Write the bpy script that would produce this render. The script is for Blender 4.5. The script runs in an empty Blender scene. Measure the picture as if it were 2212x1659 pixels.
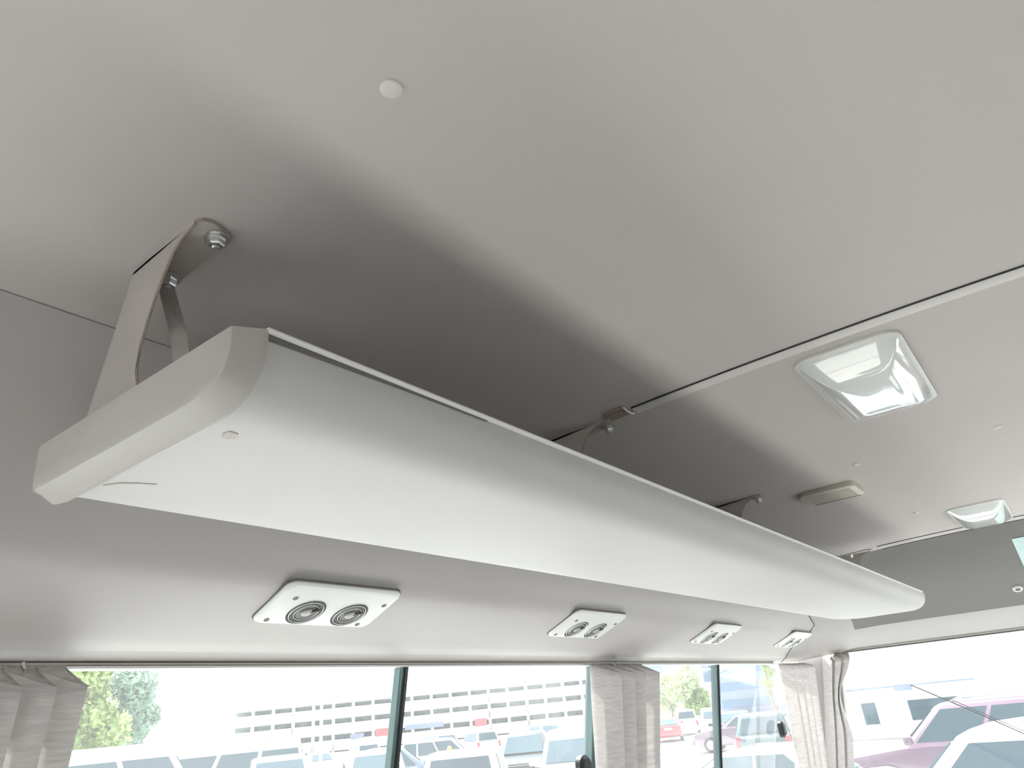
import bpy, bmesh, math, random
from math import sin, cos, pi, radians, sqrt
from mathutils import Vector, Matrix

random.seed(7)
SC = bpy.context.scene
COL = SC.collection
H = 1.43            # eye height above the bus floor; interior z values below are measured from the eye
GROUND = H - 2.2    # parking lot level

# ------------------------------------------------------------------ camera, sky, sun, exposure
cam = bpy.data.cameras.new('camera')
cam.sensor_fit = 'HORIZONTAL'
cam.sensor_width = 36.0
cam.lens = 36.0 * 1544.04 / 2212.0
cam.clip_start = 0.02
cam.clip_end = 1000
camo = bpy.data.objects.new('camera', cam)
COL.objects.link(camo)
AX = Vector((0.6075, 0.2880, 0.7403)); AY = Vector((-0.7891, 0.3256, 0.5208)); AZ = Vector((-0.0910, -0.9006, 0.4251))
right = Vector((AX.x, AY.x, AZ.x)); down = Vector((AX.y, AY.y, AZ.y)); fwd = Vector((AX.z, AY.z, AZ.z))
fwd.normalize(); right = (right - fwd * right.dot(fwd)).normalized(); up = right.cross(fwd)
camo.matrix_world = Matrix(((right.x, up.x, -fwd.x, 0), (right.y, up.y, -fwd.y, 0), (right.z, up.z, -fwd.z, H), (0, 0, 0, 1)))
SC.camera = camo

w = bpy.data.worlds.new('sky'); SC.world = w; w.use_nodes = True
bg = w.node_tree.nodes['Background']
bg.inputs[0].default_value = (0.93, 0.97, 1.0, 1)
bg.inputs[1].default_value = 1.8

sun = bpy.data.lights.new('sun', 'SUN'); sun.energy = 25.0; sun.angle = radians(1.0); sun.color = (1.0, 0.97, 0.945)
suno = bpy.data.objects.new('sun', sun); COL.objects.link(suno)
suno.rotation_euler = Vector((-0.2, -0.5, -0.85)).to_track_quat('-Z', 'Y').to_euler()

def portal(name, loc, rot, sx, sy):
    l = bpy.data.lights.new(name, 'AREA'); l.shape = 'RECTANGLE'; l.size = sx; l.size_y = sy
    l.cycles.is_portal = True
    o = bpy.data.objects.new(name, l); COL.objects.link(o); o.location = loc; o.rotation_euler = rot
portal('portal', (0.3, 1.16, H - 0.27), (radians(-90), 0, 0), 6.6, 0.8)
portal('portal', (0.3, -0.96, H - 0.27), (radians(90), 0, 0), 6.6, 0.8)
portal('portal', (3.72, 0.1, H - 0.27), (0, radians(90), 0), 0.85, 2.0)
portal('portal', (-3.35, 0.1, H - 0.3), (0, radians(-90), 0), 1.2, 2.0)

SC.view_settings.view_transform = 'Standard'
SC.view_settings.look = 'None'
SC.view_settings.gamma = 1
SC.view_settings.use_curve_mapping = False
SC.view_settings.exposure = 0.13

# ------------------------------------------------------------------ materials
def mat(name, col, rough=0.6, metal=0.0, var=0.06, scale=8.0, bump=0.0, bscale=300.0, spec=0.5, coat=0.0, stretch=None, trans=0.0):
    m = bpy.data.materials.new(name); m.use_nodes = True
    nt = m.node_tree; b = nt.nodes['Principled BSDF']
    b.inputs['Roughness'].default_value = rough; b.inputs['Metallic'].default_value = metal
    b.inputs['Specular IOR Level'].default_value = spec
    b.inputs['Coat Weight'].default_value = coat
    b.inputs['Coat Roughness'].default_value = 0.05
    tc = nt.nodes.new('ShaderNodeTexCoord')
    mp = nt.nodes.new('ShaderNodeMapping'); nt.links.new(tc.outputs['Object'], mp.inputs[0])
    if stretch: mp.inputs['Scale'].default_value = stretch
    n = nt.nodes.new('ShaderNodeTexNoise'); n.inputs['Scale'].default_value = scale; n.inputs['Detail'].default_value = 4
    nt.links.new(mp.outputs[0], n.inputs[0])
    r = nt.nodes.new('ShaderNodeValToRGB')
    a = [max(0, c * (1 - var)) for c in col]; z = [min(1, c * (1 + var)) for c in col]
    r.color_ramp.elements[0].color = (*a, 1); r.color_ramp.elements[1].color = (*z, 1)
    r.color_ramp.elements[0].position = 0.3; r.color_ramp.elements[1].position = 0.7
    nt.links.new(n.outputs[0], r.inputs[0]); nt.links.new(r.outputs[0], b.inputs['Base Color'])
    if bump:
        n2 = nt.nodes.new('ShaderNodeTexNoise'); n2.inputs['Scale'].default_value = bscale
        nt.links.new(mp.outputs[0], n2.inputs[0])
        bp = nt.nodes.new('ShaderNodeBump'); bp.inputs['Strength'].default_value = bump; bp.inputs['Distance'].default_value = 0.002
        nt.links.new(n2.outputs[0], bp.inputs['Height']); nt.links.new(bp.outputs[0], b.inputs['Normal'])
    if trans:
        t = nt.nodes.new('ShaderNodeBsdfTranslucent'); nt.links.new(r.outputs[0], t.inputs[0])
        mx = nt.nodes.new('ShaderNodeMixShader'); mx.inputs[0].default_value = trans
        nt.links.new(b.outputs[0], mx.inputs[1]); nt.links.new(t.outputs[0], mx.inputs[2])
        nt.links.new(mx.outputs[0], nt.nodes['Material Output'].inputs[0])
    return m

def pane_mat(name, tint, haze=0.04):
    m = bpy.data.materials.new(name); m.use_nodes = True
    nt = m.node_tree; nt.nodes.remove(nt.nodes['Principled BSDF'])
    t = nt.nodes.new('ShaderNodeBsdfTransparent'); t.inputs[0].default_value = (*tint, 1)
    g = nt.nodes.new('ShaderNodeBsdfGlossy'); g.inputs['Roughness'].default_value = 0.02
    f = nt.nodes.new('ShaderNodeFresnel'); f.inputs[0].default_value = 1.45
    mx = nt.nodes.new('ShaderNodeMixShader')
    ge = nt.nodes.new('ShaderNodeNewGeometry'); fm = nt.nodes.new('ShaderNodeMath'); fm.operation = 'MULTIPLY_ADD'   # outer faces only: fresnel * (1 - backfacing)
    inv = nt.nodes.new('ShaderNodeMath'); inv.operation = 'SUBTRACT'; inv.inputs[0].default_value = 1.0
    nt.links.new(ge.outputs['Backfacing'], inv.inputs[1]); nt.links.new(f.outputs[0], fm.inputs[0]); nt.links.new(inv.outputs[0], fm.inputs[1]); fm.inputs[2].default_value = 0.0
    nt.links.new(fm.outputs[0], mx.inputs[0]); nt.links.new(t.outputs[0], mx.inputs[1]); nt.links.new(g.outputs[0], mx.inputs[2])
    tr = nt.nodes.new('ShaderNodeBsdfTranslucent')            # dust film on the glass
    n = nt.nodes.new('ShaderNodeTexNoise'); n.inputs['Scale'].default_value = 3
    r = nt.nodes.new('ShaderNodeMapRange'); r.inputs['To Min'].default_value = haze * 0.6; r.inputs['To Max'].default_value = haze * 1.4
    nt.links.new(n.outputs[0], r.inputs[0])
    m2 = nt.nodes.new('ShaderNodeMixShader'); nt.links.new(r.outputs[0], m2.inputs[0])
    nt.links.new(mx.outputs[0], m2.inputs[1]); nt.links.new(tr.outputs[0], m2.inputs[2])
    nt.links.new(m2.outputs[0], nt.nodes['Material Output'].inputs[0])
    return m

M = {
    'ceiling': mat('headliner_vinyl', (0.60, 0.562, 0.548), 0.75, var=0.015, scale=3, bump=0.06, bscale=900),
    'panel': mat('side_panel_plastic', (0.53, 0.51, 0.50), 0.55, var=0.02, scale=3, bump=0.04, bscale=700),
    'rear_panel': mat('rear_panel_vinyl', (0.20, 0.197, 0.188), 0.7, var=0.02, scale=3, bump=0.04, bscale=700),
    'rack': mat('rack_cover_vinyl', (0.59, 0.585, 0.572), 0.6, var=0.015, scale=4, bump=0.03, bscale=600),
    'cap': mat('rack_cap_plastic', (0.50, 0.48, 0.46), 0.42, var=0.02, scale=6),
    'white': mat('white_plastic', (0.82, 0.82, 0.80), 0.4, var=0.02),
    'vent': mat('vent_plastic', (0.80, 0.82, 0.80), 0.4, var=0.02),
    'adjuster': mat('adjuster_plastic', (0.42, 0.41, 0.41), 0.35),
    'vent_grey': mat('vent_grey_plastic', (0.15, 0.145, 0.145), 0.45, var=0.03),
    'dark': mat('dark_plastic', (0.035, 0.034, 0.033), 0.6),
    'joint': mat('joint_rubber', (0.16, 0.15, 0.145), 0.8),  # even dark grey for joints, the trim gap and gaskets
    'seam': mat('seam_grey', (0.27, 0.26, 0.25), 0.8),
    'corner': mat('corner_moulding_plastic', (0.40, 0.38, 0.37), 0.55, var=0.02, scale=3),
    'screw': mat('screw_grey', (0.16, 0.16, 0.16), 0.45, metal=0.3),
    'bracket': mat('bracket_paint', (0.50, 0.46, 0.435), 0.5, var=0.04, scale=20),
    'bracket_edge': mat('bracket_worn_edge', (0.36, 0.28, 0.235), 0.6, var=0.15, scale=60),
    'zinc': mat('zinc_steel', (0.72, 0.74, 0.73), 0.28, metal=0.9, var=0.05, scale=60),
    'steel': mat('dull_steel', (0.55, 0.54, 0.52), 0.42, metal=0.7, var=0.05, scale=40),
    'lens': mat('lamp_lens_acrylic', (0.86, 0.91, 0.885), 0.06, var=0.01, coat=1.0, spec=0.7),
    'lamp_base': mat('lamp_base_plastic', (0.78, 0.80, 0.76), 0.3, var=0.01),
    'olive': mat('sensor_housing_plastic', (0.50, 0.50, 0.42), 0.5, var=0.03),
    'cream': mat('grille_cream_plastic', (0.74, 0.70, 0.64), 0.5, var=0.03),
    'rail': mat('rail_anodised', (0.42, 0.36, 0.31), 0.4, metal=0.3, var=0.05),
    'frame': mat('window_frame_aluminium', (0.13, 0.19, 0.19), 0.35, metal=0.4, var=0.08),
    'frame_light': mat('window_channel', (0.45, 0.52, 0.51), 0.35, metal=0.4, var=0.05),
    'rubber': mat('black_rubber', (0.02, 0.025, 0.028), 0.5),
    'trim': mat('ceiling_strip_vinyl', (0.74, 0.72, 0.70), 0.5, var=0.02),
    'clip': mat('tan_clip', (0.34, 0.28, 0.22), 0.5, var=0.06, scale=40),
    'curtain': mat('curtain_weave', (0.80, 0.775, 0.765), 0.9, var=0.10, scale=30, bump=0.3, bscale=60, stretch=(1, 1, 7), trans=0.24),
    'curtain_tape': mat('curtain_header_tape', (0.50, 0.475, 0.45), 0.9, var=0.2, scale=120, trans=0.1),
    'scuff': mat('scuff_mark', (0.52, 0.49, 0.455), 0.7, var=0.12, scale=200),
    'sticker': mat('cyan_sticker', (0.62, 0.82, 0.80), 0.5, var=0.05),
    'floor': mat('bus_floor_vinyl', (0.46, 0.45, 0.44), 0.7, var=0.08),
    'seat': mat('grey_lining', (0.28, 0.275, 0.265), 0.9, var=0.1, scale=40),
    'glass': pane_mat('window_glass', (0.94, 0.958, 0.955), 0.025),
    'ground': mat('parking_asphalt', (0.42, 0.43, 0.43), 0.9, var=0.12, scale=0.6),
    'line': mat('bay_line_paint', (0.8, 0.8, 0.78), 0.8),
    'facade': mat('facade_render', (0.78, 0.77, 0.74), 0.85, var=0.04, scale=0.4),
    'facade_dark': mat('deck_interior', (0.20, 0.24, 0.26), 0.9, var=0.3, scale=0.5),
    'sign_lilac': mat('sign_panel_lilac', (0.42, 0.41, 0.48), 0.6), 'sign_red': mat('sign_red', (0.55, 0.12, 0.13), 0.6), 'sign_blue': mat('sign_blue_grey', (0.22, 0.27, 0.36), 0.6),
    'blue_glass': mat('tower_glazing', (0.14, 0.22, 0.32), 0.15, var=0.15, scale=0.3),
    'leaf': mat('leaf_green', (0.30, 0.40, 0.15), 0.7, var=0.4, scale=2.0, trans=0.3),
    'leaf_teal': mat('leaf_blue_green', (0.20, 0.32, 0.24), 0.7, var=0.4, scale=2.0, trans=0.3),
    'bark': mat('bark', (0.20, 0.15, 0.11), 0.9, var=0.2),
    'pole': mat('galvanised_pole', (0.5, 0.52, 0.53), 0.5, metal=0.3),
    'car_white': mat('car_paint_white', (0.80, 0.81, 0.82), 0.25, var=0.01, coat=0.6),
    'car_silver': mat('car_paint_silver', (0.45, 0.48, 0.50), 0.3, metal=0.4, var=0.02, coat=0.5),
    'car_dark': mat('car_paint_charcoal', (0.06, 0.075, 0.085), 0.25, var=0.02, coat=0.25),
    'car_blue': mat('car_paint_blue_grey', (0.16, 0.24, 0.32), 0.25, var=0.02, coat=0.6),
    'car_maroon': mat('car_paint_maroon', (0.17, 0.118, 0.16), 0.25, var=0.02, coat=0.6),
    'car_red': mat('car_paint_red', (0.42, 0.06, 0.07), 0.25, var=0.02, coat=0.6),
    'car_teal': mat('car_paint_dark_teal', (0.08, 0.13, 0.14), 0.25, var=0.02, coat=0.25),
    'car_glass': mat('car_glass', (0.06, 0.10, 0.125), 0.06, var=0.05, spec=0.55),
    'tyre': mat('tyre', (0.03, 0.03, 0.03), 0.9), 'rim': mat('rim', (0.5, 0.5, 0.5), 0.35, metal=0.8),
    'tail': mat('tail_lamp', (0.55, 0.03, 0.04), 0.2, coat=0.5), 'head': mat('head_lamp', (0.75, 0.78, 0.8), 0.1, coat=0.6),
    'amber': mat('amber_beacon', (0.8, 0.55, 0.1), 0.3),
}

# ------------------------------------------------------------------ mesh helpers
class MB:
    def __init__(s): s.v = []; s.f = []
    def raw(s, vs, fs):
        o = len(s.v); s.v += [tuple(v) for v in vs]; s.f += [tuple(i + o for i in f) for f in fs]; return s
    def box(s, c, d, R=None):
        x, y, z = d[0] / 2, d[1] / 2, d[2] / 2
        vs = [Vector((i, j, k)) for i in (-x, x) for j in (-y, y) for k in (-z, z)]
        if R is not None: vs = [R @ v for v in vs]
        return s.raw([v + Vector(c) for v in vs], [(0, 1, 3, 2), (4, 6, 7, 5), (0, 4, 5, 1), (2, 3, 7, 6), (0, 2, 6, 4), (1, 5, 7, 3)])
    def loft(s, rings, closed=True, cap0=True, cap1=True):
        n = len(rings[0]); vs = [p for r in rings for p in r]; fs = []
        for i in range(len(rings) - 1):
            for j in range(n if closed else n - 1):
                a = i * n + j; b = i * n + (j + 1) % n
                fs.append((a, b, b + n, a + n))
        if closed and cap0: fs.append(tuple(range(n - 1, -1, -1)))
        if closed and cap1: fs.append(tuple((len(rings) - 1) * n + j for j in range(n)))
        return s.raw(vs, fs)
    def tube(s, pts, r, n=8, closed=False):
        pts = [Vector(p) for p in pts]; rings = []
        rr = r if isinstance(r, (list, tuple)) else [r] * len(pts)
        t0 = (pts[1] - pts[0]).normalized(); ref = Vector((0, 0, 1)) if abs(t0.z) < 0.9 else Vector((1, 0, 0))
        for i, p in enumerate(pts):
            t = (pts[min(i + 1, len(pts) - 1)] - pts[max(i - 1, 0)]).normalized()
            a = t.cross(ref).normalized(); b = t.cross(a)
            rings.append([p + a * rr[i] * cos(2 * pi * k / n) + b * rr[i] * sin(2 * pi * k / n) for k in range(n)])
        return s.loft(rings)
    def lathe(s, prof, n=24, mtx=None, cap0=True, cap1=True):
        rings = [[Vector((r * cos(2 * pi * k / n), r * sin(2 * pi * k / n), z)) for k in range(n)] for r, z in prof]
        if mtx is not None: rings = [[mtx @ p for p in r] for r in rings]
        return s.loft(rings, True, cap0, cap1)
    def build(s, name, m, parent=None, smooth=False, bevel=0.0, solid=0.0, subsurf=0):
        me = bpy.data.meshes.new(name); me.from_pydata(s.v, [], s.f); me.update()
        bm = bmesh.new(); bm.from_mesh(me); bmesh.ops.recalc_face_normals(bm, faces=bm.faces); bm.to_mesh(me); bm.free()
        me.materials.append(m)
        if smooth:
            for p in me.polygons: p.use_smooth = True
            me.set_sharp_from_angle(angle=radians(smooth if smooth > 1 else 40))
        o = bpy.data.objects.new(name, me); COL.objects.link(o)
        if parent is not None: o.parent = parent
        if solid:
            d = o.modifiers.new('solid', 'SOLIDIFY'); d.thickness = solid; d.offset = 0
        if bevel:
            d = o.modifiers.new('bevel', 'BEVEL'); d.width = bevel; d.segments = 2; d.limit_method = 'ANGLE'
        return o

def rrect(w, h, r, n=5, cx=0, cy=0):
    pts = []
    for sx, sy, a0 in ((1, 1, 0), (-1, 1, 90), (-1, -1, 180), (1, -1, 270)):
        for k in range(n + 1):
            a = radians(a0 + 90 * k / n)
            pts.append((cx + sx * (w / 2 - r) + r * cos(a), cy + sy * (h / 2 - r) + r * sin(a)))
    return pts

def tag(o, label, cat, group=None, kind=None):
    o['label'] = label; o['category'] = cat
    if group: o['group'] = group
    if kind: o['kind'] = kind
    return o
def struct(o): o['kind'] = 'structure'; return o
def thing(name, label, cat, loc=(0, 0, 0), rot=(0, 0, 0), group=None):
    o = bpy.data.objects.new(name, None); COL.objects.link(o); o.empty_display_size = 0.1
    o.location = loc; o.rotation_euler = rot
    return tag(o, label, cat, group)
def copy_tree(o, parent=None):
    c = o.copy(); COL.objects.link(c)
    if parent is not None: c.parent = parent
    for ch in list(o.children): copy_tree(ch, c)
    return c
def smoothstep(a, b, x):
    t = min(1, max(0, (x - a) / (b - a))); return t * t * (3 - 2 * t)

# ------------------------------------------------------------------ bus shell
YC = 0.1            # centre line of the bus
XF = -3.3           # front of the bus
XS = 2.985           # rear edge of the ceiling
def drop(x): return 0.0
def ceil(x, y): return H + 0.462 - 0.052 * (y - YC) ** 2 - drop(x)

YSEAM = 0.752
mb = MB(); nx, ny = 60, 24
xs = [XF + (XS - XF) * i / nx for i in range(nx + 1)]
ys = [2 * YC - YSEAM + (YSEAM - (2 * YC - YSEAM)) * j / ny for j in range(ny + 1)]
mb.raw([(x, y, ceil(x, y)) for x in xs for y in ys],
       [(i * (ny + 1) + j, i * (ny + 1) + j + 1, (i + 1) * (ny + 1) + j + 1, (i + 1) * (ny + 1) + j) for i in range(nx) for j in range(ny)])
ceiling = struct(mb.build('ceiling', M['ceiling'], smooth=True))
sm = MB().tube([(x, YSEAM, ceil(x, YSEAM) - 0.0002) for x in [XF + 0.15 * i for i in range(39)]], 0.0010, 6)
sm.build('joint', M['seam'], ceiling)

# profile keys: (side y, side z, rear x, rear z)
KEYS = [(0.752, None, 2.985, None), (0.775, 0.395, 3.02, 0.443), (0.79, 0.36, 3.06, 0.421), (0.815, 0.31, 3.14, 0.374), (0.836, 0.266, 3.24, 0.322), (0.847, 0.238, 3.32, 0.283), (0.856, 0.217, 3.385, 0.249), (0.866, 0.2040, 3.43, 0.222),
        (0.878, 0.1965, 3.46, 0.2095), (0.90, 0.186, 3.51, 0.195), (0.95, 0.165, 3.56, 0.180), (1.0, 0.1445, 3.61, 0.165), (1.028, 0.1325, 3.635, 0.157), (1.032, 0.1335, 3.638, 0.158), (1.054, 0.1215, 3.66, 0.150)]
RC = 0.2
XJS = [3.2, 3.2, 3.2, 3.19, 3.17, 3.13, 3.09, 3.068, 3.055, 3.045, 3.10, 3.18, 3.23, 3.235, 3.25]   # joint between side panel and corner moulding, key by key
def ring(k, x0, part):
    ysd, zs, xr, zr = KEYS[k]; XJ = XJS[k]
    pts = []
    z = lambda x, y, t: (ceil(min(x, XS), y) if zs is None else H + zs * (1 - t) + zr * t)
    if part == 'side':
        n = 40
        for i in range(n + 1):
            x = x0 + (min(XJ, xr - RC) - x0) * i / n
            zz = z(x, ysd, 0)
            if zs is not None: zz -= drop(x) * max(0, (zs - 0.2) / 0.24)
            pts.append((x, ysd, zz))
    else:
        xa = min(XJ, xr - RC)
        e = drop(xa) * max(0, ((zs if zs is not None else 0.44) - 0.2) / 0.24) if zs is not None else 0
        m = 3
        for i in range(m): 
            x = xa + (xr - RC - xa) * i / m
            pts.append((x, ysd, z(x, ysd, 0) - e))
        na = 12
        for i in range(na + 1):
            a = pi / 2 * i / na; t = i / na
            x = xr - RC + RC * sin(a); y = ysd - RC + RC * cos(a)
            pts.append((x, y, z(x, y, t) - e * (1 - t)))
        nr = 16; y0 = ysd - RC; y1 = 2 * YC - (ysd - RC)
        for i in range(1, nr + 1):
            y = y0 + (y1 - y0) * i / nr; pts.append((xr, y, z(xr, y, 1)))
        for i in range(1, na + 1):
            a = pi / 2 * i / na; t = 1 - i / na
            y = y1 - RC * sin(a); x = xr - RC + RC * cos(a)
            pts.append((x, y, z(x, y, t) - e * (1 - t)))
        pts.append((xa, 2 * YC - ysd, z(xa, ysd, 0) - e))
    return pts
side_rings = [ring(k, XF, 'side') for k in range(len(KEYS))]
wall_left = struct(MB().loft(side_rings, closed=False).build('wall_left', M['panel'], smooth=50))
mir = [[(x, 2 * YC - y, z) for x, y, z in r] for r in side_rings]
wall_right = struct(MB().loft(mir, closed=False).build('wall_right', M['panel'], smooth=25))
rear_rings = [ring(k, 0, 'rear') for k in range(len(KEYS))]
NC = 12               # ring points that belong to each corner moulding
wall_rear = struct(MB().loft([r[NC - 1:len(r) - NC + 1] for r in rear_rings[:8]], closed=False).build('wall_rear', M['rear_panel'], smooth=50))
MB().loft([r[NC - 1:len(r) - NC + 1] for r in rear_rings[7:]], closed=False).build('lip', M['corner'], wall_rear, smooth=50)
MB().loft([r[:NC] for r in rear_rings], closed=False).build('corner_moulding', M['corner'], wall_rear, smooth=50)
MB().loft([r[len(r) - NC:] for r in rear_rings], closed=False).build('corner_moulding', M['corner'], wall_rear, smooth=50)
MB().tube([r[-1] for r in side_rings[4:]], 0.0030, 6).build('joint', M['joint'], wall_rear)

# lower body: glass plane leans outwards going down
TILT = 0.188
YG, ZG = 1.066, 0.115          # top of the side glass
ZB = -0.62                     # bottom of the side glass
def yg(z): return YG + TILT * (ZG - z)
def side_slab(mbx, x0, x1, z0, z1, off0, off1, sgn=1):
    # solid slab between z0..z1 lying in the leaning window plane, thickness from off0 (inside) to off1 (outside)
    P = []
    for x in (x0, x1):
        for z in (z0, z1):
            for o in (off0, off1):
                y = yg(z) + o
                P.append((x, y if sgn > 0 else 2 * YC - y, H + z))
    mbx.raw(P, [(0, 1, 3, 2), (4, 6, 7, 5), (0, 4, 5, 1), (2, 3, 7, 6), (0, 2, 6, 4), (1, 5, 7, 3)])
for sgn, wl in ((1, wall_left), (-1, wall_right)):
    low = MB(); side_slab(low, XF, 3.52, -1.43, ZB, -0.03, 0.05, sgn); low.build('lower_panel', M['seat'], wl)
    for a, b in ((1.80, 1.93), (-3.3, -3.1)):
        p = MB(); side_slab(p, a, b, ZB, ZG + 0.02, 0.004, 0.05, sgn); p.build('pillar', M['rubber'], wl, bevel=0.004)
    p = MB(); side_slab(p, -1.7, -0.60, ZB, ZG + .002, 0.0, 0.04, sgn); p.build('light_block_panel', M['seat'], wl)  # unseen closed panel, added to hold back daylight ahead of the visible windows
    p = MB(); side_slab(p, XF, 3.5, ZG - 0.0015, ZG + 0.0022, -0.010, 0.017, sgn); p.build('window_header', M['white'], wl)
# rear corner posts and rear window surround
for sgn in (1, -1):
    rr = []
    for z in (ZB - 0.8, -0.3, 0.0, 0.165):
        yo = TILT * (ZG - z); xo = 0.06 * (ZG - z)
        pts = []
        for i in range(9):
            a = pi / 2 * i / 8
            pts.append((3.53 + (0.145 + xo) * sin(a), 0.925 + yo + 0.145 * cos(a)))
        for i in range(8, -1, -1):
            a = pi / 2 * i / 8
            pts.append((3.53 + (0.19 + xo) * sin(a), 0.925 + yo + 0.19 * cos(a)))
        rr.append([(x, y if sgn > 0 else 2 * YC - y, H + z) for x, y in pts])
    MB().loft(rr).build('corner_post', M['panel'], wall_rear, smooth=40)
MB().box((3.79, YC, H - 1.02), (0.08, 2.3, 0.82)).build('lower_panel', M['panel'], wall_rear)
MB().box((3.676, YC, H + 0.1505), (0.045, 1.75, 0.008)).build('window_header', M['white'], wall_rear)
MB().box((3.69, YC, H + 0.1455), (0.02, 1.75, 0.004)).build('seal', M['rubber'], wall_rear)

floor = struct(MB().box((0.2, YC, -0.03), (7.2, 2.7, 0.06)).build('floor', M['floor']))
# front bulkhead with windscreen opening
wf = struct(MB().box((XF, YC, 0.5), (0.08, 2.4, 1.0)).build('wall_front', M['panel']))
MB().box((XF, YC, H + 0.42), (0.08, 2.2, 0.12)).build('header_panel', M['panel'], wf)

# windows: panes, stiles
def side_window(n, x0, x1, stiles, sgn=1, latch=None):
    root = MB()
    side_slab(root, x0, x1, ZB, ZB + 0.02, 0.0, 0.03, sgn)
    wnd = struct(root.build('window_%d' % n, M['frame']))
    edges = [x0] + list(stiles) + [x1]
    for i in range(len(edges) - 1):
        p = MB(); side_slab(p, edges[i], edges[i + 1], ZB + 0.01, ZG + 0.004, 0.012, 0.016, sgn)
        p.build('pane', M['glass'], wnd)
    for sx in stiles:
        a = MB(); side_slab(a, sx - 0.0135, sx + 0.004, ZB, ZG, -0.004, 0.014, sgn); a.build('stile', M['frame'], wnd, bevel=0.002)
        b = MB(); side_slab(b, sx + 0.004, sx + 0.0135, ZB, ZG, 0.006, 0.026, sgn); b.build('stile', M['rubber'], wnd, bevel=0.002)
        c = MB(); side_slab(c, sx - 0.003, sx + 0.004, ZB, ZG, -0.008, 0.0, sgn); c.build('seal', M['rubber'], wnd)
    return wnd
win1 = side_window(1, -0.60, 1.80, [1.058])
j = MB(); side_slab(j, 1.752, 1.775, ZB, ZG, -0.006, 0.02); j.build('stile', M['frame'], win1, bevel=0.002)
j = MB(); side_slab(j, 1.775, 1.790, ZB, ZG, -0.002, 0.02); j.build('stile', M['frame'], win1, bevel=0.002)
win2 = side_window(2, 1.93, 3.52, [2.592])
win4 = side_window(4, -3.10, -1.70, [-2.4])
p = MB(); side_slab(p, -0.60, 1.80, ZB, ZG + .002, 0.0, 0.04, -1); p.build('light_block_panel', M['seat'], wall_right)  # solid middle section added out of view to cut daylight from this side
side_window(5, 1.93, 3.52, [2.6], -1); side_window(6, -3.10, -1.70, [-2.4], -1)
# latches on the sliding panes
def latch(parent, x, z, w_, h_):
    b = MB(); y = yg(z) - 0.012
    rings = []
    for dy, s_ in ((0.010, 1.0), (-0.004, 1.0), (-0.012, 0.7)):
        rings.append([(x + px * s_, y + dy, H + z + pz * s_) for px, pz in rrect(w_, h_, min(w_, h_) * 0.45)])
    lo = b.loft(rings).build('latch', M['rubber'], parent, smooth=40)
    MB().lathe([(0.006, 0), (0.006, 0.01), (0.004, 0.012)], 12, Matrix.Translation((x + w_ * 0.45, y - 0.005, H + z - h_ * 0.3)) @ Matrix.Rotation(radians(90), 4, 'X')).build('latch_pin', M['zinc'], lo, smooth=40)
latch(win1, 1.705, -0.117, 0.05, 0.05)
latch(win2, 3.21, -0.128, 0.035, 0.06)
# rear window and windscreen
rw = MB(); rw.raw([(3.70 - 0.0, YC - 1.05, H + 0.147), (3.70, YC + 0.93, H + 0.147), (3.765, YC + 1.07, H - 0.62), (3.765, YC - 1.15, H - 0.62)], [(0, 1, 2, 3)])
fr = struct(MB().box((3.775, YC, H - 0.61), (0.03, 2.1, 0.03)).build('window_3', M['frame']))
rw.build('pane', M['glass'], fr, solid=0.004)
ws = struct(MB().box((XF - 0.02, YC, H - 0.42), (0.03, 2.0, 0.03)).build('window_7', M['frame']))
MB().box((XF, YC, H - 0.03), (0.006, 2.1, 0.80)).build('pane', M['glass'], ws)

# ------------------------------------------------------------------ luggage rack
OX, OY, OZ = 1.46, 0.55, 0.22
X0, X1 = 0.243, 2.96
def L(x, y, z): return (x - OX, y - OY, z - OZ)
rack = thing('luggage_rack', 'long white overhead luggage rack hung from the ceiling on metal brackets above the side windows', 'luggage rack', (OX, OY, H + OZ))
prof = [(.401, .271), (.4005, .262), (.403, .250), (.409, .239), (.418, .2305), (.430, .2245), (.446, .221), (.465, .22), (.55, .22), (.66, .22), (.683, .2205), (.694, .223), (.701, .229), (.704, .240), (.704, .262), (.55, .262), (.412, .262), (.410, .271)]
body = MB()
xsr = [0.262, 0.30] + [0.30 + (X1 - 0.19 - 0.30) * i / 20 for i in range(1, 21)]
body.loft([[L(x, y, z) for y, z in prof] for x in xsr]).build('shelf_panel', M['rack'], rack, smooth=35)
MB().loft([[L(x, y, z) for y, z in ((.3955, .2703), (.3945, .2715), (.3955, .2735), (.404, .2745), (.410, .2735), (.410, .2705))] for x in (0.2650, 1.4, X1 - 0.09)]).build('edge_trim', M['white'], rack)
MB().loft([[L(x, y, z) for y, z in ((.3998, z0_), (.3990, .2704), (.409, .2704), (.409, z0_))] for x, z0_ in ((0.2650, .2655), (.40, .2683), (.52, .2697))]).build('edge_gap', M['joint'], rack)
def cap_ring(x, d, back=.728, top=.2715):
    # outline of the moulded end cap: slightly proud of the shelf all round
    pts = [(.3965 - d, top), (.3965 - d, .258), (.399 - d, .246), (.406 - d * .8, .2345 - d * .4), (.416 - d * .6, .2255 - d * .7), (.430 - d * .3, .2195 - d), (.448, .2165 - d), (.47, .2155 - d), (.60, .2155 - d), (.69, .2158 - d), (back - .014 + d * .4, .219 - d * .8), (back - .004 + d, .227), (back + d, .240), (back + d, top), (.60, top), (.45, top)]
    return [L(x, y, z) for y, z in pts]
MB().loft([cap_ring(0.243, -.0132), cap_ring(0.2438, -.0116), cap_ring(0.2608, -.0008), cap_ring(0.2625, 0), cap_ring(0.2655, 0)]).build('end_cap', M['cap'], rack, smooth=30)
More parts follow.
